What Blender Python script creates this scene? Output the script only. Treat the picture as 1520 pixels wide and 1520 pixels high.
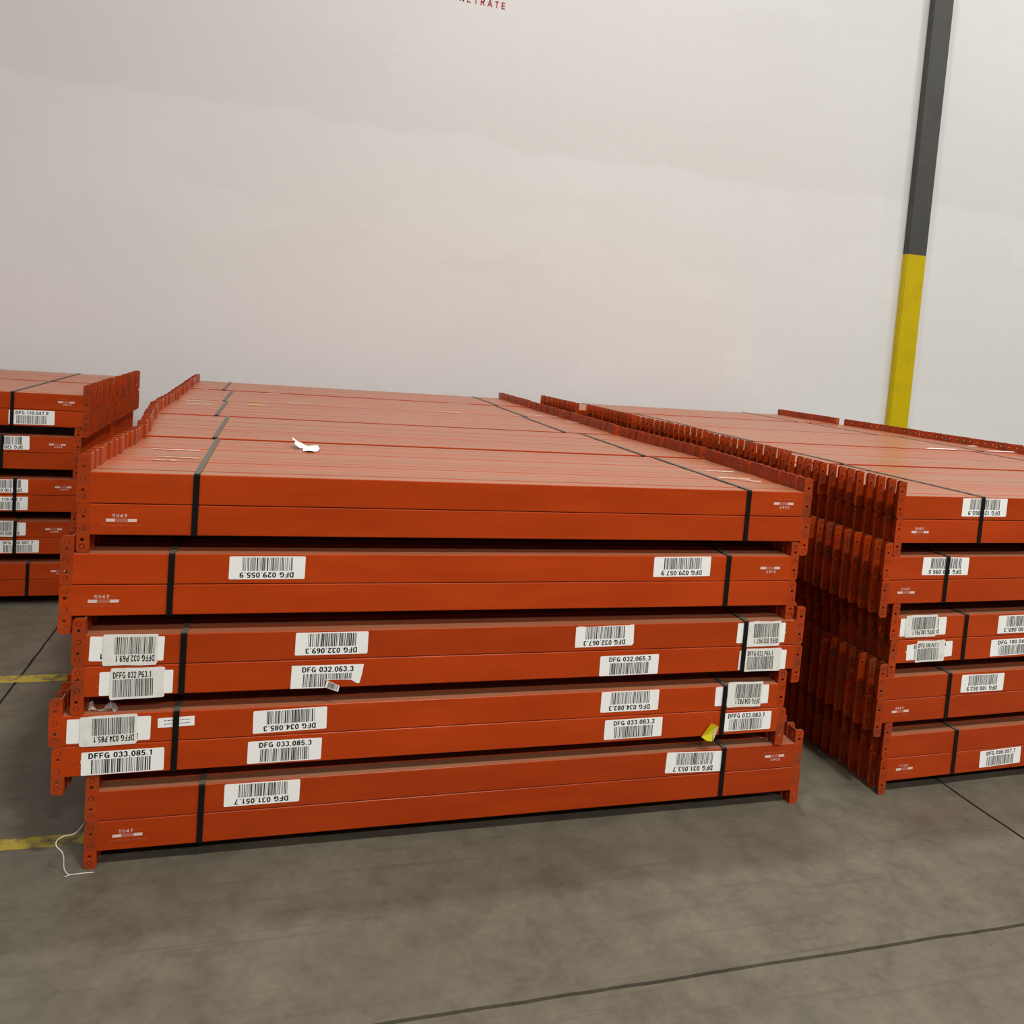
import bpy, bmesh, math, random
from mathutils import Vector, Matrix, Euler, noise

random.seed(7)
for o in list(bpy.data.objects):
    bpy.data.objects.remove(o)
scene = bpy.context.scene
COL = scene.collection

# ------------------------------------------------------------------ camera
CAM_LOC = Vector((1.5, -2.7656, 1.7848))
CAM_ROT = Euler((1.506012, -0.076973, -0.275440), 'XYZ')
FPX = 1205.53                      # focal length in pixels of the 1520 frame
PPX, PPY = 760.0, 760.0 - 165.55   # principal point
cam_data = bpy.data.cameras.new('camera')
cam_data.sensor_width = 36.0
cam_data.lens = 36.0 * FPX / 1520.0
cam_data.shift_y = -165.55 / 1520.0
cam_data.clip_start = 0.05
cam = bpy.data.objects.new('camera', cam_data)
cam.location = CAM_LOC
cam.rotation_euler = CAM_ROT
COL.objects.link(cam)
scene.camera = cam

# ------------------------------------------------------------------ world, lights, exposure
world = bpy.data.worlds.new('hall_ambient')
scene.world = world
world.use_nodes = True
bg = world.node_tree.nodes['Background']
bg.inputs['Color'].default_value = (1.0, 0.98, 0.94, 1)
bg.inputs['Strength'].default_value = 0.10


def area(name, loc, sx, sy, power, col=(1.0, 0.972, 0.925)):
    d = bpy.data.lights.new(name, 'AREA')
    d.shape = 'RECTANGLE'
    d.size, d.size_y = sx, sy
    d.energy = power
    d.color = col
    o = bpy.data.objects.new(name, d)
    o.location = loc
    COL.objects.link(o)
    return o


LAMP_Z = 10.5
for ly, pw, ks in ((2.6, 225, (0.10, 0.26, 1.20, 1.30, 1.0)),
                   (-5.0, 610, (0.12, 0.30, 1.18, 0.75, 0.65)),
                   (-12.5, 680, (0.12, 0.30, 1.18, 0.75, 0.65))):
    for lx, k in zip((-11.0, -3.6, 3.9, 11.4, 18.8), ks):
        area('high_bay_lamp', (lx, ly, LAMP_Z), 1.2, 0.5, pw * k)

scene.view_settings.view_transform = 'Standard'
scene.view_settings.look = 'None'
scene.view_settings.gamma = 1.0
scene.view_settings.use_curve_mapping = False
scene.view_settings.exposure = 0.10

# ------------------------------------------------------------------ pixel helpers
RCAM = CAM_ROT.to_matrix()


def ray(u, v):
    return RCAM @ Vector(((u - PPX) / FPX, -(v - PPY) / FPX, -1.0))


def on_plane(u, v, p0, n):
    d = ray(u, v)
    t = (Vector(p0) - CAM_LOC).dot(Vector(n)) / d.dot(Vector(n))
    return CAM_LOC + d * t


def on_z(u, v, z):
    return on_plane(u, v, (0, 0, z), (0, 0, 1))


# ------------------------------------------------------------------ materials
MATS = {}


def new_mat(name):
    m = bpy.data.materials.new(name)
    m.use_nodes = True
    nt = m.node_tree
    b = nt.nodes['Principled BSDF']
    MATS[name] = m
    return m, nt, b


def N(nt, typ, **kw):
    n = nt.nodes.new(typ)
    for k, v in kw.items():
        setattr(n, k, v)
    return n


def plain(name, col, rough=0.6, spec=0.5, metal=0.0):
    m, nt, b = new_mat(name)
    b.inputs['Base Color'].default_value = (*col, 1)
    b.inputs['Roughness'].default_value = rough
    b.inputs['Specular IOR Level'].default_value = spec
    b.inputs['Metallic'].default_value = metal
    return m


def ramp(nt, fac, stops):
    r = N(nt, 'ShaderNodeValToRGB')
    cr = r.color_ramp
    while len(cr.elements) < len(stops):
        cr.elements.new(0.5)
    for e, (p, c) in zip(cr.elements, stops):
        e.position = p
        e.color = (*c, 1) if len(c) == 3 else c
    nt.links.new(fac, r.inputs['Fac'])
    return r


def noise_tex(nt, vec, scale, detail=4, rough=0.55, dist=0.0):
    n = N(nt, 'ShaderNodeTexNoise')
    n.inputs['Scale'].default_value = scale
    n.inputs['Detail'].default_value = detail
    n.inputs['Roughness'].default_value = rough
    n.inputs['Distortion'].default_value = dist
    nt.links.new(vec, n.inputs['Vector'])
    return n


def mix(nt, fac, a, b, blend='MIX'):
    m = N(nt, 'ShaderNodeMix', data_type='RGBA', blend_type=blend)
    for sock, val in ((m.inputs[0], fac), (m.inputs[6], a), (m.inputs[7], b)):
        if hasattr(val, 'is_linked'):
            nt.links.new(val, sock)
        elif isinstance(val, (int, float)):
            sock.default_value = val
        else:
            sock.default_value = (*val, 1)
    return m.outputs[2]


def mapping(nt, scale=(1, 1, 1), space='Object'):
    tc = N(nt, 'ShaderNodeTexCoord')
    mp = N(nt, 'ShaderNodeMapping')
    mp.inputs['Scale'].default_value = scale
    if space == 'World':
        g = N(nt, 'ShaderNodeNewGeometry')
        nt.links.new(g.outputs['Position'], mp.inputs['Vector'])
    else:
        nt.links.new(tc.outputs[space], mp.inputs['Vector'])
    return mp.outputs['Vector']


def make_orange(name='orange_powder_coat', grime=(0.66, 0.80, 0.45), gs=3.1):
    m, nt, b = new_mat(name)
    v = mapping(nt, (1.2, 6, 6), 'World')
    n1 = noise_tex(nt, v, 2.2, 5)
    r1 = ramp(nt, n1.outputs['Fac'], [(0.3, (0.370, 0.036, 0.0020)), (0.7, (0.450, 0.048, 0.0034))])
    oi = N(nt, 'ShaderNodeObjectInfo')
    hs = N(nt, 'ShaderNodeHueSaturation')
    mr = N(nt, 'ShaderNodeMapRange')
    mr.inputs['To Min'].default_value = 0.88
    mr.inputs['To Max'].default_value = 1.1
    nt.links.new(oi.outputs['Random'], mr.inputs['Value'])
    nt.links.new(mr.outputs['Result'], hs.inputs['Value'])
    nt.links.new(r1.outputs['Color'], hs.inputs['Color'])
    # grime smears
    v2 = mapping(nt, (0.7, 3, 2.2), 'World')
    n2 = noise_tex(nt, v2, gs, 6, 0.6, 0.4)
    r2 = ramp(nt, n2.outputs['Fac'], [(grime[0], (0, 0, 0)), (grime[1], (grime[2],) * 3)])
    c = mix(nt, r2.outputs['Color'], hs.outputs['Color'], (0.13, 0.042, 0.020))
    # settled dust on faces that look up
    g = N(nt, 'ShaderNodeNewGeometry')
    sx = N(nt, 'ShaderNodeSeparateXYZ')
    nt.links.new(g.outputs['Normal'], sx.inputs['Vector'])
    v3 = mapping(nt, (0.5, 2.5, 1), 'World')
    n3 = noise_tex(nt, v3, 2.0, 5, 0.6)
    md = N(nt, 'ShaderNodeMapRange')
    md.inputs['From Min'].default_value = 0.965
    md.inputs['From Max'].default_value = 0.995
    nt.links.new(sx.outputs['Z'], md.inputs['Value'])
    mm = N(nt, 'ShaderNodeMapRange')
    mm.inputs['From Min'].default_value = 0.3
    mm.inputs['From Max'].default_value = 0.7
    mm.inputs['To Min'].default_value = 0.40
    mm.inputs['To Max'].default_value = 0.66
    nt.links.new(n3.outputs['Fac'], mm.inputs['Value'])
    mul = N(nt, 'ShaderNodeMath', operation='MULTIPLY')
    nt.links.new(md.outputs['Result'], mul.inputs[0])
    nt.links.new(mm.outputs['Result'], mul.inputs[1])
    c2 = mix(nt, mul.outputs[0], c, (0.275, 0.205, 0.120))
    nt.links.new(c2, b.inputs['Base Color'])
    rr = N(nt, 'ShaderNodeMapRange')
    rr.inputs['To Min'].default_value = 0.27
    rr.inputs['To Max'].default_value = 0.42
    nt.links.new(n1.outputs['Fac'], rr.inputs['Value'])
    nt.links.new(rr.outputs['Result'], b.inputs['Roughness'])
    b.inputs['Specular IOR Level'].default_value = 0.25
    bp = N(nt, 'ShaderNodeBump')
    bp.inputs['Strength'].default_value = 0.04
    bp.inputs['Distance'].default_value = 0.002
    nb = noise_tex(nt, mapping(nt, (1, 1, 1), 'World'), 60, 3)
    nt.links.new(nb.outputs['Fac'], bp.inputs['Height'])
    nt.links.new(bp.outputs['Normal'], b.inputs['Normal'])
    return m


def make_concrete():
    m, nt, b = new_mat('polished_concrete')
    v = mapping(nt, (1, 1, 1), 'World')
    n1 = noise_tex(nt, v, 0.9, 6, 0.62, 0.3)
    n2 = noise_tex(nt, v, 7.5, 9, 0.7, 0.2)
    n3 = noise_tex(nt, v, 38, 4, 0.6)
    r1 = ramp(nt, n1.outputs['Fac'], [(0.25, (0.090, 0.079, 0.056)), (0.75, (0.134, 0.121, 0.089))])
    r2 = ramp(nt, n2.outputs['Fac'], [(0.28, (0.70, 0.70, 0.69)), (0.5, (1, 1, 1)), (0.76, (1.26, 1.27, 1.24))])
    c = mix(nt, 1.0, r1.outputs['Color'], r2.outputs['Color'], 'MULTIPLY')
    r3 = ramp(nt, n3.outputs['Fac'], [(0.3, (0.9, 0.9, 0.9)), (0.7, (1.07, 1.07, 1.07))])
    c = mix(nt, 1.0, c, r3.outputs['Color'], 'MULTIPLY')
    # tyre and drag scuffs
    va = mapping(nt, (0.7, 7, 1), 'World')
    ns = noise_tex(nt, va, 1.5, 5, 0.6, 1.2)
    rs = ramp(nt, ns.outputs['Fac'], [(0.62, (0, 0, 0)), (0.72, (0.25, 0.25, 0.25))])
    c = mix(nt, rs.outputs['Color'], c, (0.085, 0.078, 0.068))
    # thin drag scratches in a few directions
    for ang, sc_, dark in ((0.35, 1.3, 0.35), (1.25, 1.1, 0.35), (2.3, 0.9, 0.30)):
        mp = N(nt, 'ShaderNodeMapping')
        mp.inputs['Rotation'].default_value = (0, 0, ang)
        mp.inputs['Scale'].default_value = (0.9, 26, 1)
        nt.links.new(v, mp.inputs['Vector'])
        nn = noise_tex(nt, mp.outputs['Vector'], sc_, 3, 0.5, 0.3)
        rx = ramp(nt, nn.outputs['Fac'], [(0.64, (0, 0, 0)), (0.68, (dark, dark, dark))])
        c = mix(nt, rx.outputs['Color'], c, (0.075, 0.066, 0.052))
    nt.links.new(c, b.inputs['Base Color'])
    rr = N(nt, 'ShaderNodeMapRange')
    rr.inputs['To Min'].default_value = 0.38
    rr.inputs['To Max'].default_value = 0.62
    nt.links.new(n2.outputs['Fac'], rr.inputs['Value'])
    nt.links.new(rr.outputs['Result'], b.inputs['Roughness'])
    b.inputs['Specular IOR Level'].default_value = 0.4
    bp = N(nt, 'ShaderNodeBump')
    bp.inputs['Strength'].default_value = 0.08
    bp.inputs['Distance'].default_value = 0.004
    nt.links.new(n3.outputs['Fac'], bp.inputs['Height'])
    nt.links.new(bp.outputs['Normal'], b.inputs['Normal'])
    return m


def make_wall():
    m, nt, b = new_mat('painted_wall')
    g = N(nt, 'ShaderNodeNewGeometry')
    sx = N(nt, 'ShaderNodeSeparateXYZ')
    nt.links.new(g.outputs['Position'], sx.inputs['Vector'])
    v = mapping(nt, (1, 1, 1), 'World')
    nw = noise_tex(nt, v, 1.3, 4)
    # older coat above about 3.7 m, rolled-on newer coat below with a wavy edge
    wob = N(nt, 'ShaderNodeMath', operation='MULTIPLY_ADD')
    wob.inputs[1].default_value = 0.35
    wob.inputs[2].default_value = -0.175
    nt.links.new(nw.outputs['Fac'], wob.inputs[0])
    z = N(nt, 'ShaderNodeMath', operation='ADD')
    nt.links.new(sx.outputs['Z'], z.inputs[0])
    nt.links.new(wob.outputs[0], z.inputs[1])
    edge = N(nt, 'ShaderNodeMapRange')
    edge.inputs['From Min'].default_value = 3.70
    edge.inputs['From Max'].default_value = 3.78
    nt.links.new(z.outputs[0], edge.inputs['Value'])
    c = mix(nt, edge.outputs['Result'], (0.712, 0.712, 0.700), (0.676, 0.674, 0.658))
    # touched-up patches
    mpv = mapping(nt, (1.0, 1, 2.2), 'World')
    vo = N(nt, 'ShaderNodeTexVoronoi')
    vo.inputs['Scale'].default_value = 0.8
    nz = noise_tex(nt, mpv, 2.0, 3)
    va = N(nt, 'ShaderNodeVectorMath', operation='ADD')
    nt.links.new(mpv, va.inputs[0])
    nt.links.new(nz.outputs['Color'], va.inputs[1])
    nt.links.new(va.outputs[0], vo.inputs['Vector'])
    sc = N(nt, 'ShaderNodeSeparateColor')
    nt.links.new(vo.outputs['Color'], sc.inputs['Color'])
    rp = ramp(nt, sc.outputs['Red'], [(0.0, (0.984, 0.983, 0.981)), (0.6, (1, 1, 1)), (1.0, (1.014, 1.015, 1.017))])
    c = mix(nt, 1.0, c, rp.outputs['Color'], 'MULTIPLY')
    # vertical roller streaks
    st = noise_tex(nt, mapping(nt, (6, 1, 0.35), 'World'), 2.0, 3)
    r2 = ramp(nt, st.outputs['Fac'], [(0.3, (0.992, 0.992, 0.992)), (0.7, (1.007, 1.007, 1.007))])
    c = mix(nt, 1.0, c, r2.outputs['Color'], 'MULTIPLY')
    # scattered small scuffs
    ns = noise_tex(nt, mapping(nt, (1, 1, 1.4), 'World'), 3.2, 7, 0.7)
    r3 = ramp(nt, ns.outputs['Fac'], [(0.715, (0, 0, 0)), (0.78, (0.45, 0.45, 0.45))])
    c = mix(nt, r3.outputs['Color'], c, (0.42, 0.40, 0.38))
    nt.links.new(c, b.inputs['Base Color'])
    b.inputs['Roughness'].default_value = 0.62
    b.inputs['Specular IOR Level'].default_value = 0.35
    bp = N(nt, 'ShaderNodeBump')
    bp.inputs['Strength'].default_value = 0.06
    bp.inputs['Distance'].default_value = 0.004
    nb = noise_tex(nt, v, 90, 3)
    nt.links.new(nb.outputs['Fac'], bp.inputs['Height'])
    nt.links.new(bp.outputs['Normal'], b.inputs['Normal'])
    return m


def make_worn(name, col, under, scale=9, lo=0.52, hi=0.60, rough=0.6):
    m, nt, b = new_mat(name)
    n = noise_tex(nt, mapping(nt, (1, 1, 1), 'World'), scale, 6, 0.65)
    r = ramp(nt, n.outputs['Fac'], [(lo, (0, 0, 0)), (hi, (1, 1, 1))])
    c = mix(nt, r.outputs['Color'], col, under)
    nt.links.new(c, b.inputs['Base Color'])
    b.inputs['Roughness'].default_value = rough
    b.inputs['Specular IOR Level'].default_value = 0.25
    return m


ORANGE = make_orange()
ORANGE_GRIMY = make_orange('orange_powder_coat_grimy', (0.40, 0.72, 0.75), 5.5)
CONCRETE = make_concrete()
WALL = make_wall()
PAPER = plain('label_paper', (0.90, 0.90, 0.87), 0.55, 0.4)
PAPER_OLD = make_worn('cover_label_paper', (0.80, 0.79, 0.73), (0.66, 0.64, 0.58), 30, 0.5, 0.7, 0.5)
INK = plain('label_ink', (0.020, 0.020, 0.022), 0.6, 0.3)
PRINT_WHITE = plain('white_marking_ink', (0.72, 0.55, 0.50), 0.6, 0.3)
PRINT_PINK = plain('faded_marking_ink', (0.46, 0.135, 0.082), 0.6, 0.3)


def make_strap():
    m, nt, b = new_mat('black_strapping')
    g = N(nt, 'ShaderNodeNewGeometry')
    sx = N(nt, 'ShaderNodeSeparateXYZ')
    nt.links.new(g.outputs['Normal'], sx.inputs['Vector'])
    md = N(nt, 'ShaderNodeMapRange')
    md.inputs['From Min'].default_value = 0.7
    md.inputs['From Max'].default_value = 0.98
    md.inputs['To Max'].default_value = 0.7
    nt.links.new(sx.outputs['Z'], md.inputs['Value'])
    c = mix(nt, md.outputs['Result'], (0.0045, 0.0045, 0.0042), (0.15, 0.14, 0.11))   # settled dust
    nt.links.new(c, b.inputs['Base Color'])
    b.inputs['Roughness'].default_value = 0.5
    b.inputs['Specular IOR Level'].default_value = 0.2
    return m


STRAP = make_strap()
JOINT = plain('joint_filler', (0.022, 0.020, 0.018), 0.9, 0.2)
YELLOW_LINE = make_worn('worn_yellow_floor_paint', (0.36, 0.27, 0.040), (0.12, 0.10, 0.06), 16, 0.46, 0.60, 0.65)
YELLOW_PAINT = make_worn('yellow_column_paint', (0.56, 0.42, 0.002), (0.50, 0.37, 0.003), 5, 0.45, 0.65, 0.4)
GREY_PAINT = make_worn('grey_column_paint', (0.066, 0.065, 0.060), (0.056, 0.056, 0.052), 5, 0.45, 0.65, 0.5)
RED_INK = plain('red_stencil_paint', (0.45, 0.05, 0.07), 0.6, 0.3)
YELLOW_TAG = plain('yellow_tag_paper', (0.72, 0.62, 0.01), 0.5, 0.4)
WHITE_TAG = plain('white_scrap_paper', (0.78, 0.77, 0.74), 0.6, 0.3)
RESIDUE = make_worn('label_residue', (0.62, 0.44, 0.36), (0.42, 0.20, 0.13), 40, 0.45, 0.6, 0.6)
TAPE_YELLOW = plain('yellow_tape', (0.62, 0.40, 0.08), 0.5, 0.4)
STRING = plain('white_string', (0.62, 0.60, 0.57), 0.6, 0.3)


def make_wrap():
    m, nt, b = new_mat('clear_plastic_wrap')
    b.inputs['Base Color'].default_value = (0.75, 0.72, 0.70, 1)
    b.inputs['Roughness'].default_value = 0.2
    b.inputs['Alpha'].default_value = 0.45
    return m


WRAP = make_wrap()


# ------------------------------------------------------------------ mesh helpers
def mesh_obj(name, me, mat, parent=None):
    o = bpy.data.objects.new(name, me)
    COL.objects.link(o)
    if mat and not me.materials:
        me.materials.append(mat)
    if parent:
        o.parent = parent
    return o


def from_bm(name, bm, mat, smooth=False):
    me = bpy.data.meshes.new(name)
    bmesh.ops.recalc_face_normals(bm, faces=bm.faces)
    bm.to_mesh(me)
    bm.free()
    me.materials.append(mat)
    if smooth:
        for p in me.polygons:
            p.use_smooth = True
    return me


def add_box(bm, x0, x1, y0, y1, z0, z1):
    vs = [bm.verts.new((x, y, z)) for x in (x0, x1) for y in (y0, y1) for z in (z0, z1)]
    for f in ((0, 1, 3, 2), (4, 6, 7, 5), (0, 4, 5, 1), (2, 3, 7, 6), (0, 2, 6, 4), (1, 5, 7, 3)):
        bm.faces.new([vs[i] for i in f])


def box_mesh(name, x0, x1, y0, y1, z0, z1, mat, bev=0.0):
    bm = bmesh.new()
    add_box(bm, x0, x1, y0, y1, z0, z1)
    if bev:
        bmesh.ops.bevel(bm, geom=list(bm.edges), offset=bev, segments=2, profile=0.5, affect='EDGES')
    return from_bm(name, bm, mat)


def plate(bm, outline, holes, place, t0, t1):
    """A flat plate with through holes; place(a, b, t) -> xyz."""
    tmp = bmesh.new()
    loops = []
    for loop in [outline] + holes:
        vs = [tmp.verts.new((a, b, 0)) for a, b in loop]
        for i in range(len(vs)):
            tmp.edges.new((vs[i], vs[(i + 1) % len(vs)]))
        loops.append(len(vs))
    bmesh.ops.triangle_fill(tmp, use_beauty=True, edges=list(tmp.edges))
    tmp.verts.ensure_lookup_table()
    tmp.verts.index_update()
    pts = [v.co.copy() for v in tmp.verts]
    front = [bm.verts.new(place(p.x, p.y, t0)) for p in pts]
    back = [bm.verts.new(place(p.x, p.y, t1)) for p in pts]
    for f in tmp.faces:
        ids = [v.index for v in f.verts]
        bm.faces.new([front[i] for i in ids])
        bm.faces.new([back[i] for i in reversed(ids)])
    s = 0
    for n in loops:
        for i in range(n):
            a, b = s + i, s + (i + 1) % n
            bm.faces.new((front[a], front[b], back[b], back[a]))
        s += n
    tmp.free()


def arc(cx, cz, r, a0, a1, n):
    return [(cx + r * math.cos(math.radians(a0 + (a1 - a0) * i / n)),
             cz + r * math.sin(math.radians(a0 + (a1 - a0) * i / n))) for i in range(n + 1)]


def circle(cx, cz, r, n=10):
    return [(cx + r * math.cos(2 * math.pi * i / n), cz + r * math.sin(2 * math.pi * i / n)) for i in range(n)]


# ------------------------------------------------------------------ the setting
WALL_Y = 5.0
JX = [-3.69, 0.365, 4.44, 8.51, 12.58]
JY = [-8.9, -4.84, -0.773, 3.29]
floor = mesh_obj('floor', box_mesh('floor', -9, 17, -9.5, WALL_Y + 0.3, -0.30, -0.034, JOINT), None)
floor['kind'] = 'structure'
floor['label'] = 'grey polished concrete warehouse floor cut into slabs by dark joints'
xs = [-9.0] + JX + [17.0]
ys = [-9.5] + JY + [WALL_Y + 0.3]
G = 0.0062
for i in range(len(xs) - 1):
    for j in range(len(ys) - 1):
        bm = bmesh.new()
        nx = max(2, int((xs[i + 1] - xs[i]) / 0.06))
        x0, x1, y0, y1 = xs[i] + G, xs[i + 1] - G, ys[j] + G, ys[j + 1] - G
        # worn, slightly ragged joint edges
        ring = []
        ny = max(2, int((y1 - y0) / 0.06))
        for k in range(nx):
            ring.append((x0 + (x1 - x0) * k / nx, y0))
        for k in range(ny):
            ring.append((x1, y0 + (y1 - y0) * k / ny))
        for k in range(nx):
            ring.append((x1 - (x1 - x0) * k / nx, y1))
        for k in range(ny):
            ring.append((x0, y1 - (y1 - y0) * k / ny))
        pts = []
        for (x, y) in ring:
            dx = 0.0045 * (noise.noise((x * 9, y * 9, 1.3)))
            dy = 0.0045 * (noise.noise((x * 9, y * 9, 7.7)))
            pts.append((x + dx, y + dy))
        top = [bm.verts.new((x, y, 0)) for x, y in pts]
        bot = [bm.verts.new((x, y, -0.0338)) for x, y in pts]
        bm.faces.new(top)
        n = len(pts)
        for k in range(n):
            bm.faces.new((top[k], bot[k], bot[(k + 1) % n], top[(k + 1) % n]))
        s = mesh_obj('slab', from_bm('slab', bm, CONCRETE), None, floor)


def floor_line(x0, x1, y0, y1):
    bm = bmesh.new()
    n = 24
    a = [bm.verts.new((x0 + (x1 - x0) * k / n, y0 + 0.006 * noise.noise((k * 0.7, y0, 2)), 0.0006)) for k in range(n + 1)]
    b = [bm.verts.new((x0 + (x1 - x0) * k / n, y1 + 0.006 * noise.noise((k * 0.7, y1, 5)), 0.0006)) for k in range(n + 1)]
    for k in range(n):
        bm.faces.new((a[k], a[k + 1], b[k + 1], b[k]))
    o = mesh_obj('floor_marking', from_bm('floor_marking', bm, YELLOW_LINE), None, floor)
    o['label'] = 'worn yellow painted floor line'


floor_line(-3.2, 1.05, 0.142, 0.209)
floor_line(-3.2, 1.05, 1.512, 1.596)

wall = mesh_obj('wall_back', box_mesh('wall_back', -9, 17, WALL_Y, WALL_Y + 0.25, -0.3, 9.2, WALL), None)
wall['kind'] = 'structure'
wall['label'] = 'tall white painted warehouse wall with patched paint'

colm = bpy.data.objects.new('wall_column', None)
COL.objects.link(colm)
colm.location = (8.335, WALL_Y, 0)
colm['kind'] = 'structure'
colm['label'] = 'square steel wall column painted yellow below and dark grey above'
CW, CD, CB = 0.1325, 0.07, 3.18
for nm, z0, z1, mt in (('yellow_section', 0.0, CB, YELLOW_PAINT), ('grey_section', CB + 0.0002, 9.1, GREY_PAINT)):
    bm = bmesh.new()
    add_box(bm, -CW, CW, -CD, -0.0005, z0, z1)
    bmesh.ops.bevel(bm, geom=[e for e in bm.edges if abs(e.verts[0].co.z - e.verts[1].co.z) > 0.5
                              and e.verts[0].co.y < -0.05], offset=0.010, segments=3, affect='EDGES')
    mesh_obj(nm, from_bm(nm, bm, mt), None, colm)

# ------------------------------------------------------------------ lettering
TEXT_CACHE = {}


def ell(cx, cy, rx, ry, a0, a1, n=14):
    return [(cx + rx * math.cos(math.radians(a0 + (a1 - a0) * k / n)),
             cy + ry * math.sin(math.radians(a0 + (a1 - a0) * k / n))) for k in range(n + 1)]


def turn(strokes, w=0.56):
    return [[(w - x, 1 - y) for x, y in st_] for st_ in strokes]


SIX = [ell(0.28, 0.29, 0.20, 0.215, 0, 360), ell(0.31, 0.46, 0.23, 0.465, 188, 55, 8)]
GLYPHS = {   # advance width, centre-line strokes
    '0': (0.56, [ell(0.28, 0.5, 0.2, 0.425, 0, 360, 18)]),
    '1': (0.50, [[(0.10, 0.70), (0.29, 0.84), (0.29, 0.0)], [(0.29, 0.84), (0.29, 1.0)]]),
    '2': (0.56, [ell(0.28, 0.69, 0.2, 0.235, 175, -35, 9) + [(0.09, 0.08), (0.50, 0.08)]]),
    '3': (0.56, [ell(0.27, 0.71, 0.18, 0.215, 165, -80, 9), ell(0.27, 0.285, 0.205, 0.21, 80, -165, 9)]),
    '4': (0.56, [[(0.38, 0.0), (0.38, 0.93), (0.06, 0.26), (0.53, 0.26)]]),
    '5': (0.56, [[(0.48, 0.925), (0.15, 0.925), (0.11, 0.50)] + ell(0.27, 0.32, 0.205, 0.245, 130, -160, 10)]),
    '6': (0.56, SIX),
    '7': (0.56, [[(0.07, 0.925), (0.49, 0.925), (0.20, 0.0)]]),
    '8': (0.56, [ell(0.28, 0.71, 0.175, 0.21, 0, 360), ell(0.28, 0.28, 0.205, 0.205, 0, 360)]),
    '9': (0.56, turn(SIX)),
    '.': (0.28, [[(0.14, 0.0), (0.14, 0.15)]]),
    '-': (0.40, [[(0.05, 0.45), (0.35, 0.45)]]),
    ' ': (0.30, []),
    'D': (0.64, [[(0.09, 0.925), (0.09, 0.075), (0.28, 0.075)] + ell(0.28, 0.5, 0.25, 0.425, -90, 90, 10) + [(0.05, 0.925)], [(0.09, 0.0), (0.09, 1.0)]]),
    'F': (0.56, [[(0.09, 0.0), (0.09, 1.0)], [(0.05, 0.925), (0.52, 0.925)], [(0.09, 0.50), (0.46, 0.50)]]),
    'G': (0.68, [ell(0.33, 0.5, 0.24, 0.425, 40, 325, 14) + [(0.57, 0.45), (0.36, 0.45)], [(0.57, 0.48), (0.57, 0.02)]]),
    'P': (0.58, [[(0.09, 0.0), (0.09, 1.0)], [(0.05, 0.925), (0.29, 0.925)] + ell(0.29, 0.70, 0.2, 0.225, 90, -90, 8) + [(0.09, 0.475)]]),
    'E': (0.58, [[(0.09, 0.0), (0.09, 1.0)], [(0.05, 0.925), (0.52, 0.925)], [(0.09, 0.50), (0.47, 0.50)], [(0.05, 0.075), (0.52, 0.075)]]),
    'N': (0.64, [[(0.09, 0.0), (0.09, 1.0)], [(0.10, 0.95), (0.54, 0.05)], [(0.55, 0.0), (0.55, 1.0)]]),
    'T': (0.58, [[(0.29, 0.0), (0.29, 0.95)], [(0.03, 0.925), (0.55, 0.925)]]),
    'R': (0.62, [[(0.09, 0.0), (0.09, 1.0)], [(0.05, 0.925), (0.30, 0.925)] + ell(0.30, 0.71, 0.2, 0.215, 90, -90, 8) + [(0.09, 0.495)], [(0.30, 0.49), (0.53, 0.0)]]),
    'A': (0.64, [[(0.05, 0.0), (0.32, 0.98), (0.59, 0.0)], [(0.15, 0.28), (0.49, 0.28)]]),
}


def text_mesh(body, width, height, mat, weight=0.15, spacing=0.06):
    """Lettering laid in the XZ plane facing -Y, fitted to width x cap height, lower corner at the origin."""
    key = (body, round(width, 4), round(height, 4), mat.name)
    if key in TEXT_CACHE:
        return TEXT_CACHE[key]
    total = sum(GLYPHS[c][0] + spacing for c in body) - spacing
    sx, sz = width / total, height
    wz, wx = weight / 2, weight / 2
    V_, F_ = [], []

    def poly(pts):
        o = len(V_)
        V_.extend([(x * sx, 0.0, z * sz) for x, z in pts])
        F_.append(tuple(range(o, o + len(pts))))
    x0 = 0.0
    for c in body:
        adv, strokes = GLYPHS[c]
        for st_ in strokes:
            for (ax, az), (bx, bz) in zip(st_, st_[1:]):
                dx, dz = bx - ax, bz - az
                l = math.hypot(dx, dz) or 1.0
                nx, nz = -dz / l * wx, dx / l * wz
                poly([(x0 + ax - nx, az - nz), (x0 + bx - nx, bz - nz), (x0 + bx + nx, bz + nz), (x0 + ax + nx, az + nz)])
            for (ax, az) in st_[1:-1]:
                poly([(x0 + ax + wx * math.cos(k * math.pi / 3), az + wz * math.sin(k * math.pi / 3)) for k in range(6)])
        x0 += adv + spacing
    me = bpy.data.meshes.new('lettering')
    me.from_pydata(V_, [], F_)
    me.materials.append(mat)
    TEXT_CACHE[key] = me
    return me


lt = mesh_obj('stencil_lettering', text_mesh('PENETRATE', 0.580, 0.062, RED_INK, 0.17, 0.36), None, wall)
lt.location = (2.792, WALL_Y - 0.0012, 4.992)
lt['label'] = 'red stencilled word PENETRATE'

# ------------------------------------------------------------------ rack beam meshes
H = 0.1016          # beam height
E = 0.05646         # how far the end plate reaches past the beam
W = 0.038           # width of the front flange of the end plate
PITCH = 0.0628      # beam depth in the bundle
D = 0.0616
LT = 2.599          # length of the tube
LO = LT + 2 * W     # overall length


def tube_profile(r=0.0030, n=3):
    # front at y=0; notch (pallet step) at the rear top
    p = []
    p += arc(r, r, r, 180, 270, n)
    p += arc(D - r, r, r, 270, 360, n)
    zs = H - 0.041
    p += arc(D - r, zs - r, r, 0, 90, n)
    p += [(0.038, zs)]
    p += arc(0.038 - r, H - r, r, 0, 90, n)
    p += arc(r, H - r, r, 90, 180, n)
    return p


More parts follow.
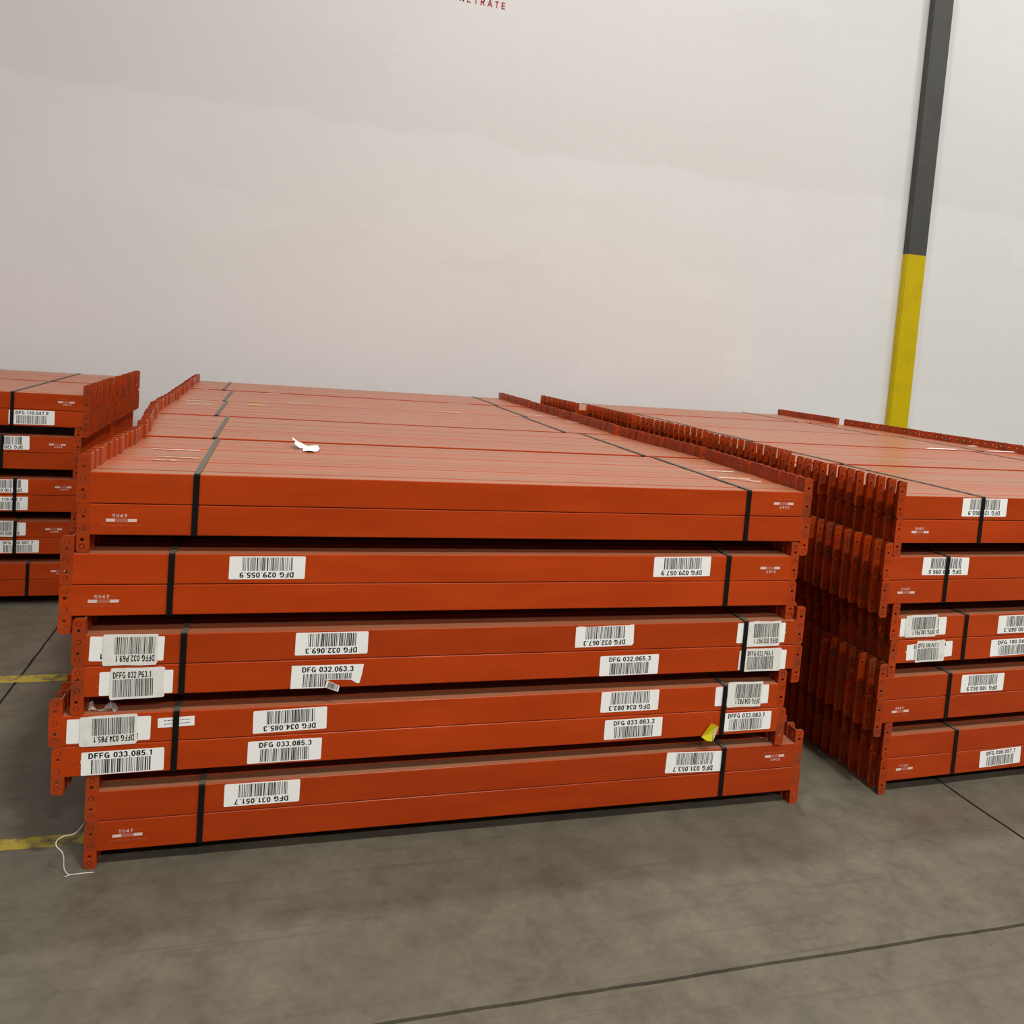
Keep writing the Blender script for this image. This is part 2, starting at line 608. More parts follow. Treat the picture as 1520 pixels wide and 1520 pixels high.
def flat_profile(r=0.0055, n=3):
    return (arc(r, r, r, 180, 270, n) + arc(D - r, r, r, 270, 360, n)
            + arc(D - r, H - r, r, 0, 90, n) + arc(r, H - r, r, 90, 180, n))


def tube_mesh(name):
    prof = tube_profile()
    prof = [(y, 0.0012 + z * (H - 0.0024) / H) for y, z in prof]
    bm = bmesh.new()
    a = [bm.verts.new((0, y, z)) for y, z in prof]
    b = [bm.verts.new((LT, y, z)) for y, z in prof]
    n = len(prof)
    for i in range(n):
        bm.faces.new((a[i], b[i], b[(i + 1) % n], a[(i + 1) % n]))
    bm.faces.new(a)
    bm.faces.new(list(reversed(b)))
    return from_bm(name, bm, ORANGE)


Z0, Z1 = -E + 0.0003, H - 0.0006


def connector_mesh(name, side):
    """side=-1: end at x=0 with the flange reaching -x; side=+1: end at x=LT reaching +x."""
    s = side
    xb = 0.0 if s < 0 else LT
    bm = bmesh.new()
    hgt = Z1 - Z0
    r = 0.013
    # front flange, in (outward distance, z), with two open pin holes and three riveted studs set in their holes
    outl = [(0.0, Z0)] + arc(W - r, Z0 + r, r, 270, 360, 4) + arc(W - r, Z1 - r, r, 0, 90, 4) + [(0.0, Z1)]
    cx = W * 0.55
    holes = [circle(cx, Z0 + hgt * f, 0.0060) for f in (0.265, 0.735)]
    studs = [Z0 + hgt * f for f in (0.125, 0.50, 0.865)]
    holes += [circle(cx, zz, 0.0088, 12) for zz in studs]
    plate(bm, outl, holes, lambda a, b, t: (xb + s * a, t, b), 0.0002, 0.0036)
    for zz in studs:
        plate(bm, circle(cx, zz, 0.0066, 12), [], lambda a, b, t: (xb + s * a, t, b), 0.0006, 0.0040)
    # side flange, in (y, z)
    outl = [(0.0038, Z0)] + arc(0.054 - 0.016, Z0 + 0.016, 0.016, 270, 360, 4) + arc(0.054 - 0.016, Z1 - 0.016, 0.016, 0, 90, 4) + [(0.0038, Z1)]
    holes = [circle(0.022, Z0 + 0.027, 0.0045, 8)]
    plate(bm, outl, holes, lambda a, b, t: (xb + s * t, a, b), 0.0002, 0.0036)
    return from_bm(name, bm, ORANGE_GRIMY)


TUBE = tube_mesh('tube')
CONN_A = connector_mesh('end_connector', -1)
CONN_B = connector_mesh('end_connector', 1)

# ------------------------------------------------------------------ stacks
ORD = ['first', 'second', 'third', 'fourth', 'fifth', 'sixth', 'seventh', 'eighth', 'ninth', 'tenth']


class Stack:
    def __init__(self, p0, yaw, name, offs):
        self.p0 = Vector(p0)
        self.yaw = yaw
        self.name = name
        self.c, self.s = math.cos(yaw), math.sin(yaw)
        self.offs = offs          # local front y of each tier

    def world(self, x, y, z):
        return Vector((self.p0.x + x * self.c - y * self.s, self.p0.y + x * self.s + y * self.c, z))

    def local(self, p):
        dx, dy = p.x - self.p0.x, p.y - self.p0.y
        return (dx * self.c + dy * self.s, -dx * self.s + dy * self.c, p.z)

    def pix(self, u, v, y=0.0):
        """Pixel -> local (x, z) on the vertical front plane at local depth y."""
        p = on_plane(u, v, self.world(0, y, 0), (-self.s, self.c, 0))
        l = self.local(p)
        return l[0], l[2]


def tier_z(t):
    return E + (5 - t) * (2 * H + E)


MID = Stack((0, 0, 0), 0.0, 'middle stack', {1: 0.0135, 2: 0.0067, 3: -0.007, 4: -0.006, 5: 0.0})
RGT = Stack((3.8, -0.0045, 0), 0.0309, 'stack by yellow column', {1: 0.0, 2: 0.0, 3: 0.0, 4: 0.0, 5: 0.0})
LFT = Stack((0.2, 2.669, 0), 0.034, 'stack set back near wall', {1: 0.0, 2: 0.0, 3: 0.0, 4: 0.0, 5: 0.0})

FRONT = {}      # (stack id, tier, 'u'/'l') -> (empty, xl)
TOPBEAMS = []   # (stack, xl, y, empty)
HIDDEN = []     # matrices of beams merged into one mass


def beam_matrix(st, t, up, y, outer, lift=0.0):
    """outer: local x of the outermost edge on the low-x end."""
    z = tier_z(t)
    if not up:
        o = st.world(outer + W, y, z + lift)
        return Matrix.Translation(o) @ Matrix.Rotation(st.yaw, 4, 'Z'), (outer + W)
    o = st.world(outer + W + LT, y, z + 2 * H + lift)
    return Matrix.Translation(o) @ Matrix.Rotation(st.yaw, 4, 'Z') @ Matrix.Rotation(math.pi, 4, 'Y'), (outer + W)


def make_beam(st, t, up, y, outer, label, group, lift=0.0):
    if up:
        y2 = y
    m, xl = beam_matrix(st, t, up, y, outer, lift)
    e = bpy.data.objects.new('rack_beam', None)
    COL.objects.link(e)
    e.empty_display_size = 0.1
    e.matrix_world = m
    e['label'] = label
    e['category'] = 'rack beam'
    e['kind'] = 'thing'
    if group:
        e['group'] = group
    for nm, me in (('tube', TUBE), ('end_connector', CONN_A), ('end_connector', CONN_B)):
        o = bpy.data.objects.new(nm, me)
        COL.objects.link(o)
        o.parent = e
    return e, xl


STRAPS_GROUP = 'black straps around the beam bundles'


def strap(st, y0, y1, t, x, label, w=0.019, lift=0.0):
    """A band closed around one bundle (both rows) at local x."""
    z0, z1 = tier_z(t) - 0.0006 + (lift - 0.0006 if lift else 0), tier_z(t) + 2 * H + 0.0022 + lift
    ya, yb = y0 - 0.0032, y1 + 0.0008
    th = 0.0011
    r = 0.006
    bm = bmesh.new()

    def loop(g):
        rr = r + g
        a, b, c, d = ya - g, yb + g, z0 - g, z1 + g
        return (arc(a + rr, c + rr, rr, 180, 270, 3) + arc(b - rr, c + rr, rr, 270, 360, 3)
                + arc(b - rr, d - rr, rr, 0, 90, 3) + arc(a + rr, d - rr, rr, 90, 180, 3))
    inn, out = loop(0), loop(th)
    rows = []
    for prof in (inn, out):
        for sx in (-w / 2, w / 2):
            rows.append([bm.verts.new((sx, y - ya, z)) for y, z in prof])
    n = len(inn)
    for i in range(n):
        j = (i + 1) % n
        bm.faces.new((rows[0][i], rows[0][j], rows[1][j], rows[1][i]))
        bm.faces.new((rows[2][i], rows[3][i], rows[3][j], rows[2][j]))
        bm.faces.new((rows[0][i], rows[2][i], rows[2][j], rows[0][j]))
        bm.faces.new((rows[1][i], rows[1][j], rows[3][j], rows[3][i]))
    o = mesh_obj('strap', from_bm('strap', bm, STRAP), None)
    o.location = st.world(x, ya, 0)
    o.rotation_euler = (0, 0, st.yaw)
    o['label'] = label
    o['category'] = 'strap'
    o['group'] = STRAPS_GROUP
    return o


# per stack: front outer edges (local x) of upper / lower row on each tier
NB = 14
MID_OUT = {(1, 'u'): 0.911, (1, 'l'): 0.9155, (2, 'u'): 0.8740, (2, 'l'): 0.8752, (3, 'u'): 0.9205, (3, 'l'): 0.9230,
           (4, 'u'): 0.8640, (4, 'l'): 0.8768, (5, 'u'): 0.9770, (5, 'l'): 0.9795}
RGT_OUT = {(1, 'u'): 3.9965, (1, 'l'): 4.000, (2, 'u'): 3.959, (2, 'l'): 3.961, (3, 'u'): 4.030, (3, 'l'): 4.039,
           (4, 'u'): 3.998, (4, 'l'): 4.000, (5, 'u'): 4.0565, (5, 'l'): 4.0567}
RGT_OUT = {k: v - 3.8 for k, v in RGT_OUT.items()}
LFT_RIGHT = {1: 0.400, 2: 0.361, 3: 0.402, 4: 0.360, 5: 0.400}      # world x of the outer high-x edge
LFT_OUT = {(t, r): LFT_RIGHT[t] - 0.2 - LO for t in range(1, 6) for r in 'ul'}

# bundles on the top tier: front depth, outer edge at front and at back (local x)
BD = 0.903
MID_TOP = [(0.0, 0.911, 0.945), (BD, 0.940, 0.868), (2 * BD, 0.858, 0.862), (3 * BD, 0.852, 0.838), (4 * BD, 0.836, 0.822)]


def rl(X, Y):
    return RGT.local(Vector((X, Y, 0)))[0]


RGT_TOP = [(0.0, RGT_OUT[(1, 'u')], rl(3.985, 0.88)), (BD, rl(4.075, 0.9), rl(4.035, 1.78)),
           (2 * BD, rl(4.08, 1.82), rl(3.995, 2.7)), (3 * BD, rl(4.0, 2.74), rl(3.96, 3.6)), (4 * BD, rl(3.885, 3.65), rl(3.845, 4.5))]
NL = 15
BL = 0.972
LFT_TOP = [(0.0, LFT_OUT[(1, 'u')], LFT_OUT[(1, 'u')] + 0.012), (BL, LFT_OUT[(1, 'u')] + 0.03, LFT_OUT[(1, 'u')] + 0.055)]

TOP_LIFT = [0.0, 0.0035, 0.0065, 0.0065, 0.0105]

STICKERS = {}   # filled below, used for labels of the front beams


def S(stack, t, row, tl, tr, bl, code, kind='label'):
    STICKERS.setdefault((stack, t, row), []).append((tl, tr, bl, code, kind))


# middle stack -- photo pixels of three corners (seen top-left, top-right, bottom-left)
S('M', 2, 'u', (341, 825.8), (454, 825.8), (341, 860), 'DFG 029.055.9')
S('M', 2, 'u', (971.6, 826.7), (1055.8, 825.9), (970.6, 856.2), 'DFG 029.057.9')
S('M', 3, 'u', (134, 944.8), (245, 944.4), (134, 981.5), 'DFFG 032.069.1', 'under')
S('M', 3, 'u', (152.8, 941.8), (236.2, 940.3), (153, 988.2), 'DFFG 032.P69.1', 'cover')
S('M', 3, 'u', (439.5, 939.4), (547.4, 937), (439.5, 973), 'DFG 032.069.3')
S('M', 3, 'u', (855.5, 929.5), (942.5, 926.5), (853, 961), 'DFG 032.067.3', 'nick')
S('M', 3, 'u', (1095.8, 925.3), (1166.7, 924.2), (1095, 954.7), 'DFFG 032.067.1', 'under')
S('M', 3, 'u', (1109.5, 922.6), (1160, 921.3), (1107, 960), 'DFFG 032.P67.1', 'cover')
S('M', 3, 'l', (146.2, 998), (255.8, 994), (146.5, 1033), 'DFFG 032.063.1', 'under')
S('M', 3, 'l', (159.7, 992.5), (241.2, 988.6), (162, 1039.5), 'DFFG 032.P63.1', 'cover')
S('M', 3, 'l', (431, 988.5), (538.6, 985.6), (430.3, 1022.6), 'DFG 032.063.3', 'torn')
S('M', 3, 'l', (890.5, 974.5), (977.5, 971), (889, 1004), 'DFG 032.065.3')
S('M', 3, 'l', (1096.8, 966.3), (1166.5, 965), (1095, 995), 'DFFG 032.065.1', 'under')
S('M', 3, 'l', (1106, 962.5), (1159.5, 961), (1103.5, 997), 'DFFG 032.P65.1', 'cover')
S('M', 4, 'u', (99.5, 1068.4), (224.4, 1062.4), (99.5, 1104.3), 'DFFG 034.085.1', 'under')
S('M', 4, 'u', (118.8, 1063.8), (205, 1058.5), (121.5, 1109), 'DFFG 034.P85.1', 'cover')
S('M', 4, 'u', (234.3, 1066.4), (289, 1062.4), (234.5, 1080.5), '', 'small')
S('M', 4, 'u', (376.3, 1055.7), (485.8, 1048.4), (376.3, 1089), 'DFG 034.085.3')
S('M', 4, 'u', (893.5, 1026.5), (979, 1022.5), (892, 1057), 'DFG 034.083.3')
S('M', 4, 'u', (1063, 1018.5), (1142, 1014.3), (1061.5, 1046.7), 'DFFG 034.083.1', 'under')
S('M', 4, 'u', (1081.5, 1012.4), (1133, 1010.8), (1080.2, 1050), 'DFFG 034.P83.1', 'cover')
S('M', 4, 'l', (119.8, 1117.7), (243.1, 1109.2), (119.8, 1152), 'DFFG 033.085.1')
S('M', 4, 'l', (367, 1101.2), (476.8, 1094.6), (366.5, 1134), 'DFG 033.085.3')
S('M', 4, 'l', (897.5, 1069.5), (983, 1063.8), (896, 1098.5), 'DFG 033.083.3')
S('M', 4, 'l', (1073.5, 1059), (1143.8, 1055), (1072.5, 1086), 'DFFG 033.083.1')
S('M', 5, 'u', (333.6, 1164.5), (445.9, 1156.4), (332.6, 1197.8), 'DFG 031.051.7')
S('M', 5, 'u', (990.5, 1116.8), (1072.6, 1114), (988.8, 1147.4), 'DFG 031.053.7')
# stack by the column
S('R', 1, 'u', (1430, 739.5), (1495.8, 740.5), (1428, 766.5), 'DFG 120.065.9')
S('R', 2, 'u', (1371.3, 825.9), (1439.2, 826.3), (1369.8, 852.4), 'DFG 100.095.5')
S('R', 3, 'u', (1337.6, 918.5), (1405.6, 915.6), (1335.5, 944.8), 'DFFG 100.065.1', 'under')
S('R', 3, 'u', (1345, 913.8), (1392, 912), (1344, 946.5), 'DFFG 100.P65.1', 'cover')
S('R', 3, 'u', (1483, 914), (1551, 911.5), (1480.5, 940.5), 'DFG 100.065.3')
S('R', 3, 'l', (1346.2, 957.5), (1414, 951), (1344.5, 980.5), 'DFFG 100.047.1', 'under')
S('R', 3, 'l', (1358, 951.8), (1401, 949.3), (1357, 983.5), 'DFFG 100.P47.1', 'cover')
S('R', 3, 'l', (1471.6, 950), (1540, 945.5), (1469, 974.5), 'DFG 100.047.3')
S('R', 4, 'u', (1428.4, 1002), (1491.3, 998.8), (1426, 1028), 'DFG 100.053.9')
S('R', 5, 'l', (1455.3, 1114.5), (1515.7, 1106.7), (1453, 1138.8), 'DFG 090.057.7')
# stack set back
S('L', 1, 'l', (12.3, 607.4), (80.6, 609.9), (12.5, 628.6), 'DFG 110.047.9')
S('L', 2, 'u', (-24, 644.6), (44, 645.8), (-24, 665), 'DFG 120.047.9')
S('L', 3, 'u', (-22, 711.2), (42, 711.8), (-22, 731), 'DFG 110.032.7')
S('L', 3, 'l', (-23, 737), (41, 737.5), (-23, 756.8), 'DFG 110.037.7')
S('L', 4, 'u', (-25, 775.4), (38.5, 775.7), (-25, 794.7), 'DFFG 110.001.1', 'under')
S('L', 4, 'u', (-20, 772.6), (20.5, 772.9), (-20, 796.5), 'DFFG 110.P01.1', 'cover')
S('L', 4, 'l', (-6, 802.4), (57.5, 802), (-6, 820.8), 'DFG 100.001.7')


def front_label(key, st):
    sid, t, row = key
    k = (t - 1) * 2 + (0 if row == 'u' else 1)
    codes = [c for (_, _, _, c, kd) in STICKERS.get(key, []) if c and kd not in ('under',)]
    if codes:
        return f'orange beam stickered {codes[0]}, {ORD[k]} from top, {st.name}'
    return f'plain orange rack beam, {ORD[k]} from the top on front of {st.name}'


def jit(a):
    return (random.random() * 2 - 1) * a


BEAM_GROUP = 'orange rack beams strapped in bundles'


def add_hidden(st, t, up, y, outer, lift=0.0):
    HIDDEN.append(beam_matrix(st, t, up, y, outer, lift)[0])


def build_stack(sid, st, out, tops, nb, tiers_individual, depth):
    nbund = len(tops)
    # top tier
    for b, (y0, xa, xb) in enumerate(tops):
        yf = y0 + st.offs[1]
        for k in range(nb):
            f = k / (nb - 1)
            base = xa + (xb - xa) * f
            for up in (True, False):
                row = 'u' if up else 'l'
                y = yf + k * PITCH
                if b == 0 and k == 0:
                    e, xl = make_beam(st, 1, up, y, out[(1, row)], front_label((sid, 1, row), st), BEAM_GROUP)
                    FRONT[(sid, 1, row)] = (e, xl)
                    if up:
                        TOPBEAMS.append((st, xl, y, e))
                    continue
                o = base + (jit(0.006) if b or k > 2 else jit(0.002))
                if not up:
                    o = base + out[(1, 'l')] - out[(1, 'u')] + jit(0.0006)
                lift = TOP_LIFT[b] + (abs(jit(0.0016)) if up else 0.0)
                if up:
                    lab = (f'dusty orange rack beam in top bundle {ORD[b]} from aisle, {st.name}')
                    e, xl = make_beam(st, 1, True, y, o, lab, f'beams across the top bundle {ORD[b]} from the aisle on the {st.name}', lift)
                    TOPBEAMS.append((st, xl, y, e))
                elif tiers_individual(1, b, k, up):
                    lab = f'orange rack beam under the top row, bundle {ORD[b]} from aisle, {st.name}'
                    make_beam(st, 1, False, y, o, lab, f'lower row of the top bundle {ORD[b]} from the aisle on the {st.name}', lift)
                else:
                    add_hidden(st, 1, False, y, o, lift)
    for t in range(2, 6):
        for b in range(nbund):
            if b and not depth(t, b):
                continue
            for k in range(nb):
                for up in (True, False):
                    row = 'u' if up else 'l'
                    y = st.offs[t] + tops[b][0] + k * PITCH
                    if b == 0 and k == 0:
                        e, xl = make_beam(st, t, up, y, out[(t, row)], front_label((sid, t, row), st), BEAM_GROUP)
                        FRONT[(sid, t, row)] = (e, xl)
                        continue
                    o = out[(t, row)] + tops[b][1] + (tops[b][2] - tops[b][1]) * k / (nb - 1) - tops[0][1] + jit(0.0006)
                    if tiers_individual(t, b, k, up):
                        lab = f'orange rack beam behind front one, {ORD[t-1]} tier down, {"upper" if up else "lower"} row, {st.name}'
                        make_beam(st, t, up, y, o, lab, f'{"upper" if up else "lower"} beams of the {ORD[t-1]} bundle down on the {st.name}')
                    else:
                        add_hidden(st, t, up, y, o)


build_stack('M', MID, MID_OUT, MID_TOP, NB, lambda t, b, k, up: t > 1 and b == 0 and k == 1 and up, lambda t, b: True)
build_stack('R', RGT, RGT_OUT, RGT_TOP, NB,
            lambda t, b, k, up: b == 0 and k < {1: 11, 2: 10, 3: 9, 4: 9, 5: 9}[t], lambda t, b: True)
build_stack('L', LFT, LFT_OUT, LFT_TOP, NL, lambda t, b, k, up: (t == 1) or (t == 2 and b == 0 and k < 2 and up), lambda t, b: True)

# everything that stands deeper in the stacks, one mass
bm = bmesh.new()


def plain_beam_verts():
    t = bmesh.new()
    pr = [(y, 0.0003 + z * (H - 0.0006) / H) for y, z in flat_profile(0.0055, 1)]
    a = [t.verts.new((0, y, z)) for y, z in pr]
    b = [t.verts.new((LT, y, z)) for y, z in pr]
    n = len(a)
    for i in range(n):
        t.faces.new((a[i], b[i], b[(i + 1) % n], a[(i + 1) % n]))
    for s, xb in ((-1, 0.0), (1, LT)):
        x0, x1 = sorted((xb, xb + s * W))
        add_box(t, x0, x1, 0.0002, 0.0036, Z0, Z1)
        x0, x1 = sorted((xb + s * 0.0002, xb + s * 0.0036))
        add_box(t, x0, x1, 0.0038, 0.0583, Z0, Z1)
    bmesh.ops.recalc_face_normals(t, faces=t.faces)
    me = bpy.data.meshes.new('plain_beam')
    t.to_mesh(me)
    t.free()
    vs = [v.co.copy() for v in me.vertices]
    fs = [tuple(p.vertices) for p in me.polygons]
    bpy.data.meshes.remove(me)
    return vs, fs


PV, PF = plain_beam_verts()
V, F = [], []
for m in HIDDEN:
    o = len(V)
    V.extend([(m @ v)[:] for v in PV])
    F.extend([tuple(i + o for i in f) for f in PF])
bm.free()
hm = bpy.data.meshes.new('rack_beams_within')
hm.from_pydata(V, [], F)
hm.materials.append(ORANGE)
ho = mesh_obj('rack_beams_within', hm, None)
ho['kind'] = 'stuff'
ho['label'] = 'orange rack beams lying deeper inside the three stacks'
ho['category'] = 'rack beams'

# ------------------------------------------------------------------ straps
STRAP_PX = {'M': {1: (290.5, 750, 1109, 766), 2: (253.5, 868, 1079, 863), 3: (271.5, 983, 1104, 962), 4: (260, 1100, 1073.5, 1052), 5: (298, 1208, 1071.5, 1148)},
            'R': {1: (1456, 770, 0, 0), 2: (1404, 857, 0, 0), 3: (1431.5, 945, 0, 0), 4: (1407, 1030, 0, 0), 5: (1416.5, 1115, 0, 0)},
            'L': {1: (18.3, 603, 0, 0), 2: (2.5, 669, 0, 0), 3: (22, 733, 0, 0), 4: (22, 797, 0, 0), 5: (40.5, 860, 0, 0)}}
TOP_STRAP_PX = {('M', 1): ((318.3, 652), (960.5, 679)), ('M', 2): ((320.8, 618.5), (842, 644.5)), ('M', 3): ((334, 595), (786, 622)), ('M', 4): ((331.2, 581), (739.8, 604.4)),
                ('R', 1): ((1250, 689), None), ('R', 2): ((1111, 655), (1447.5, 669.3)), ('L', 1): (None, (82.5, 565))}
for sid, st, tops, nb in (('M', MID, MID_TOP, NB), ('R', RGT, RGT_TOP, NB), ('L', LFT, LFT_TOP, NL)):
    for t in range(1, 6):
        u0, v0, u1, v1 = STRAP_PX[sid][t]
        y0 = st.offs[t]
        y1 = y0 + (nb - 1) * PITCH + D
        x0, _ = st.pix(u0, v0, y0)
        if u1:
            x1, _ = st.pix(u1, v1, y0)
        else:
            x1 = x0 + 1.76 if sid == 'R' else x0 - 1.72
        lo, hi = min(x0, x1), max(x0, x1)
        nm = 'top' if t == 1 else ORD[t - 1]
        where = f'{nm}-tier front bundle of {st.name}'
        for x, end in ((lo, 'end away from'), (hi, 'end toward')):
            strap(st, y0, y1, t, x, f'black strap on {where}, {end} column' if sid != 'R' else
                  f'black strap on {where}, {"end beside middle stack" if x == lo else "far end"}')
        if t == 1:
            for b in range(1, len(tops)):
                yb0 = st.offs[1] + tops[b][0]
                yb1 = yb0 + (nb - 1) * PITCH + D
                shift = (tops[b][1] + tops[b][2]) / 2 - tops[0][1]
                px = TOP_STRAP_PX.get((sid, b), (None, None))
                for x, end, pp in ((lo, 'away from', px[0]), (hi, 'toward', px[1])):
                    xs_ = st.local(on_z(pp[0], pp[1], tier_z(1) + 2 * H))[0] if pp else x + shift + jit(0.02)
                    strap(st, yb0, yb1, 1, xs_, (f'black strap on top bundle {ORD[b]} from aisle, {st.name}, {end} column'
                          if sid != 'R' else f'black strap on top bundle {ORD[b]} from aisle, {"end by middle one" if x == lo else "far end"}, {st.name}'), lift=TOP_LIFT[b])

# ------------------------------------------------------------------ stickers and prints on the front beams


def quad_slab(name, pts, t0, t1, mat, parent):
    """Extruded outline in local XZ between depths t0 (front) and t1."""
    bm2 = bmesh.new()
    plate(bm2, pts, [], lambda a, b, t: (a, t, b), t0, t1)
    return mesh_obj(name, from_bm(name, bm2, mat), None, parent)


def bars_mesh(x0, x1, zfun, seed, tf):
    rnd = random.Random(seed)
    bm2 = bmesh.new()
    x = x0
    m = (x1 - x0) / 120.0
    while x < x1 - 2 * m:
        w = rnd.choice((1, 1, 1, 2, 2, 3)) * m
        za, zb = zfun((x + w / 2))
        a = [tf(px, pz) for px, pz in ((x, za), (x + w, za), (x + w, zb), (x, zb))]
        bm2.faces.new([bm2.verts.new(p) for p in a])
        x += w + rnd.choice((1, 1, 2, 2, 3)) * m
    me = bpy.data.meshes.new('barcode')
    bm2.to_mesh(me)
    bm2.free()
    me.materials.append(INK)
    return me


def sticker(key, tl, tr, bl, code, kind):
    sid, t, row = key
    st = {'M': MID, 'R': RGT, 'L': LFT}[sid]
    e, xl = FRONT[key]
    up = row == 'u'
    yo = st.offs[t]
    P = [Vector(st.pix(u, v, yo)) for u, v in (tl, tr, bl)]
    z = tier_z(t)

    def loc(p):
        if up:
            return Vector((xl + LT - p.x, z + 2 * H - p.y))
        return Vector((p.x - xl, p.y - z))
    Q = [loc(p) for p in P]
    if up:   # seen bottom-left corner is local top-right
        TR_, TL_, BR_ = Q[2], Q[2] + (Q[1] - Q[0]), Q[0]
        BL_ = Q[1]
    else:
        TL_, TR_, BL_ = Q
        BR_ = Q[1] + (Q[2] - Q[0])
    ex = (TR_ - TL_)
    w = ex.length
    ang = math.atan2(ex.y, ex.x)
    h = abs((TL_ - BL_).dot(Vector((-math.sin(ang), math.cos(ang)))))
    o = BL_
    ca, sa = math.cos(ang), math.sin(ang)

    if kind != 'cover':     # keep ordinary labels on their beam
        zs = [o.y + x * w * sa + b * h * ca for x in (0, 1) for b in (0, 1)]
        if max(zs) > H - 0.004:
            o = Vector((o.x, o.y - (max(zs) - H + 0.004)))
        if min(zs) < 0.003 and kind != 'torn':
            o = Vector((o.x, o.y + (0.003 - min(zs))))
    lay = -0.0022 if kind == 'cover' else -0.0007

    def tf(a, b, d=0.0):
        return (o.x + a * w * ca - b * h * sa, lay - d, o.y + a * w * sa + b * h * ca)

    def outline(pts):
        return [(tf(a, b)[0], tf(a, b)[2]) for a, b in pts]
    rc = 0.012
    base = [(rc, 0), (1 - rc, 0), (1, rc * 3), (1, 1 - rc * 3), (1 - rc, 1), (rc, 1), (0, 1 - rc * 3), (0, rc * 3)]
    if kind == 'torn':
        base = [(0.005, 0), (0.47, 0.0), (0.48, 0.33), (0.56, 0.35), (0.70, 0.345), (0.83, 0.33), (0.92, 0.16), (0.955, 0.16), (0.985, 0.6), (1, 1), (0.006, 1)]
    elif kind == 'nick':
        base = [(rc, 0), (0.06, 0.0), (0.10, 0.03), (0.45, 0.02), (0.80, 0.05), (0.93, 0.0), (1, 0.05), (1, 1), (0.03, 1), (0, 0.9)]
    elif kind == 'cover':
        rnd = random.Random(code)
        j = lambda: (rnd.random() - 0.5) * 0.03
        base = [(0.02, 0 + j()), (0.3, 0.01 + j()), (0.7, j()), (0.97, 0.01 + j()), (1.0 + j(), 0.05), (0.99 + j(), 0.5), (1 + j(), 0.95), (0.96, 1.0 + j()),
                (0.6, 0.99 + j()), (0.3, 1 + j()), (0.03, 1.0 + j()), (j(), 0.9), (0.01 + j(), 0.4), (0, 0.08)]
    pm = PAPER_OLD if kind == 'cover' else PAPER
    nm = {'cover': 'cover_label', 'small': 'small_label'}.get(kind, 'barcode_label')
    lab = quad_slab(nm, outline(base), lay, lay + 0.0005, pm, e)
    if kind == 'small':
        lab['label'] = 'small white sticker with tiny grey print'
        bm2 = bmesh.new()
        rnd = random.Random(3)
        for zb in (0.25, 0.62):
            x = 0.12
            while x < 0.85:
                ww = rnd.choice((0.03, 0.05, 0.07))
                bm2.faces.new([bm2.verts.new(tf(a, b, 0.0003)) for a, b in ((x, zb), (x + ww, zb), (x + ww, zb + 0.07), (x, zb + 0.07))])
                x += ww + 0.025
        mesh_obj('fine_print', from_bm('fine_print', bm2, INK), None, lab)
        return
    lab['label'] = f'white barcode sticker reading {code}' if kind != 'under' else 'white barcode sticker mostly covered by a newer one'
    # bars
    if kind == 'cover':
        bx0, bx1, bz0, bz1 = 0.06, 0.80, 0.09, 0.645
        tx0, tx1, tz0, tz1 = 0.06, 0.76, 0.68, 0.88
    else:
        bx0, bx1, bz0, bz1 = 0.17, 0.84, 0.05, 0.63
        tx0, tx1, tz0, tz1 = 0.15, 0.86, 0.70, 0.93
    if code.startswith('DFFG') and kind == 'label':
        bx0, bx1, bz1 = 0.12, 0.83, 0.66
        tx0, tx1, tz0, tz1 = 0.085, 0.86, 0.71, 0.95

    def zfun(x):
        if kind == 'torn' and x > 0.475:
            return 0.37, bz1
        return bz0, bz1
    mesh_obj('barcode', bars_mesh(bx0, bx1, zfun, code + kind, lambda a, b: tf(a, b, 0.0003)), None, lab)
    tm = text_mesh(code, (tx1 - tx0) * w, (tz1 - tz0) * h, INK, 0.185, 0.09)
    to = mesh_obj('printed_code', tm, None, lab)
    p = tf(tx0, tz0, 0.0003)
    to.location = p
    to.rotation_euler = (0, -ang, 0)
    if kind == 'torn':
        # the torn strip hangs off the label, swung down and slightly out
        fl = [(0.475, 0.02), (0.66, -0.13), (0.675, 0.12), (0.50, 0.33)]
        bm2 = bmesh.new()
        vs = [bm2.verts.new((tf(a, b)[0], lay - d, tf(a, b)[2])) for (a, b), d in zip(fl, (0, 0.012, 0.010, 0))]
        bm2.faces.new(vs)
        fo = mesh_obj('torn_strip', from_bm('torn_strip', bm2, PAPER), None, lab)
        bm2 = bmesh.new()
        rnd = random.Random(5)
        for i in range(13):
            f0 = 0.15 + i * 0.062
            f1 = f0 + rnd.choice((0.018, 0.03, 0.04))
            q = []
            for f, g in ((f0, 0.05), (f1, 0.05), (f1, 0.95), (f0, 0.95)):
                a0, b0 = fl[0][0] + (fl[1][0] - fl[0][0]) * f, fl[0][1] + (fl[1][1] - fl[0][1]) * f
                a1, b1 = fl[3][0] + (fl[2][0] - fl[3][0]) * f, fl[3][1] + (fl[2][1] - fl[3][1]) * f
                a, b = a0 + (a1 - a0) * g, b0 + (b1 - b0) * g
                x_, y_, z_ = tf(a, b)
                q.append(bm2.verts.new((x_, lay - 0.011 * f - 0.0006, z_)))
            bm2.faces.new(q)
        mesh_obj('strip_barcode', from_bm('strip_barcode', bm2, INK), None, lab)


for key, items in STICKERS.items():
    for it in items:
        sticker(key, *it)


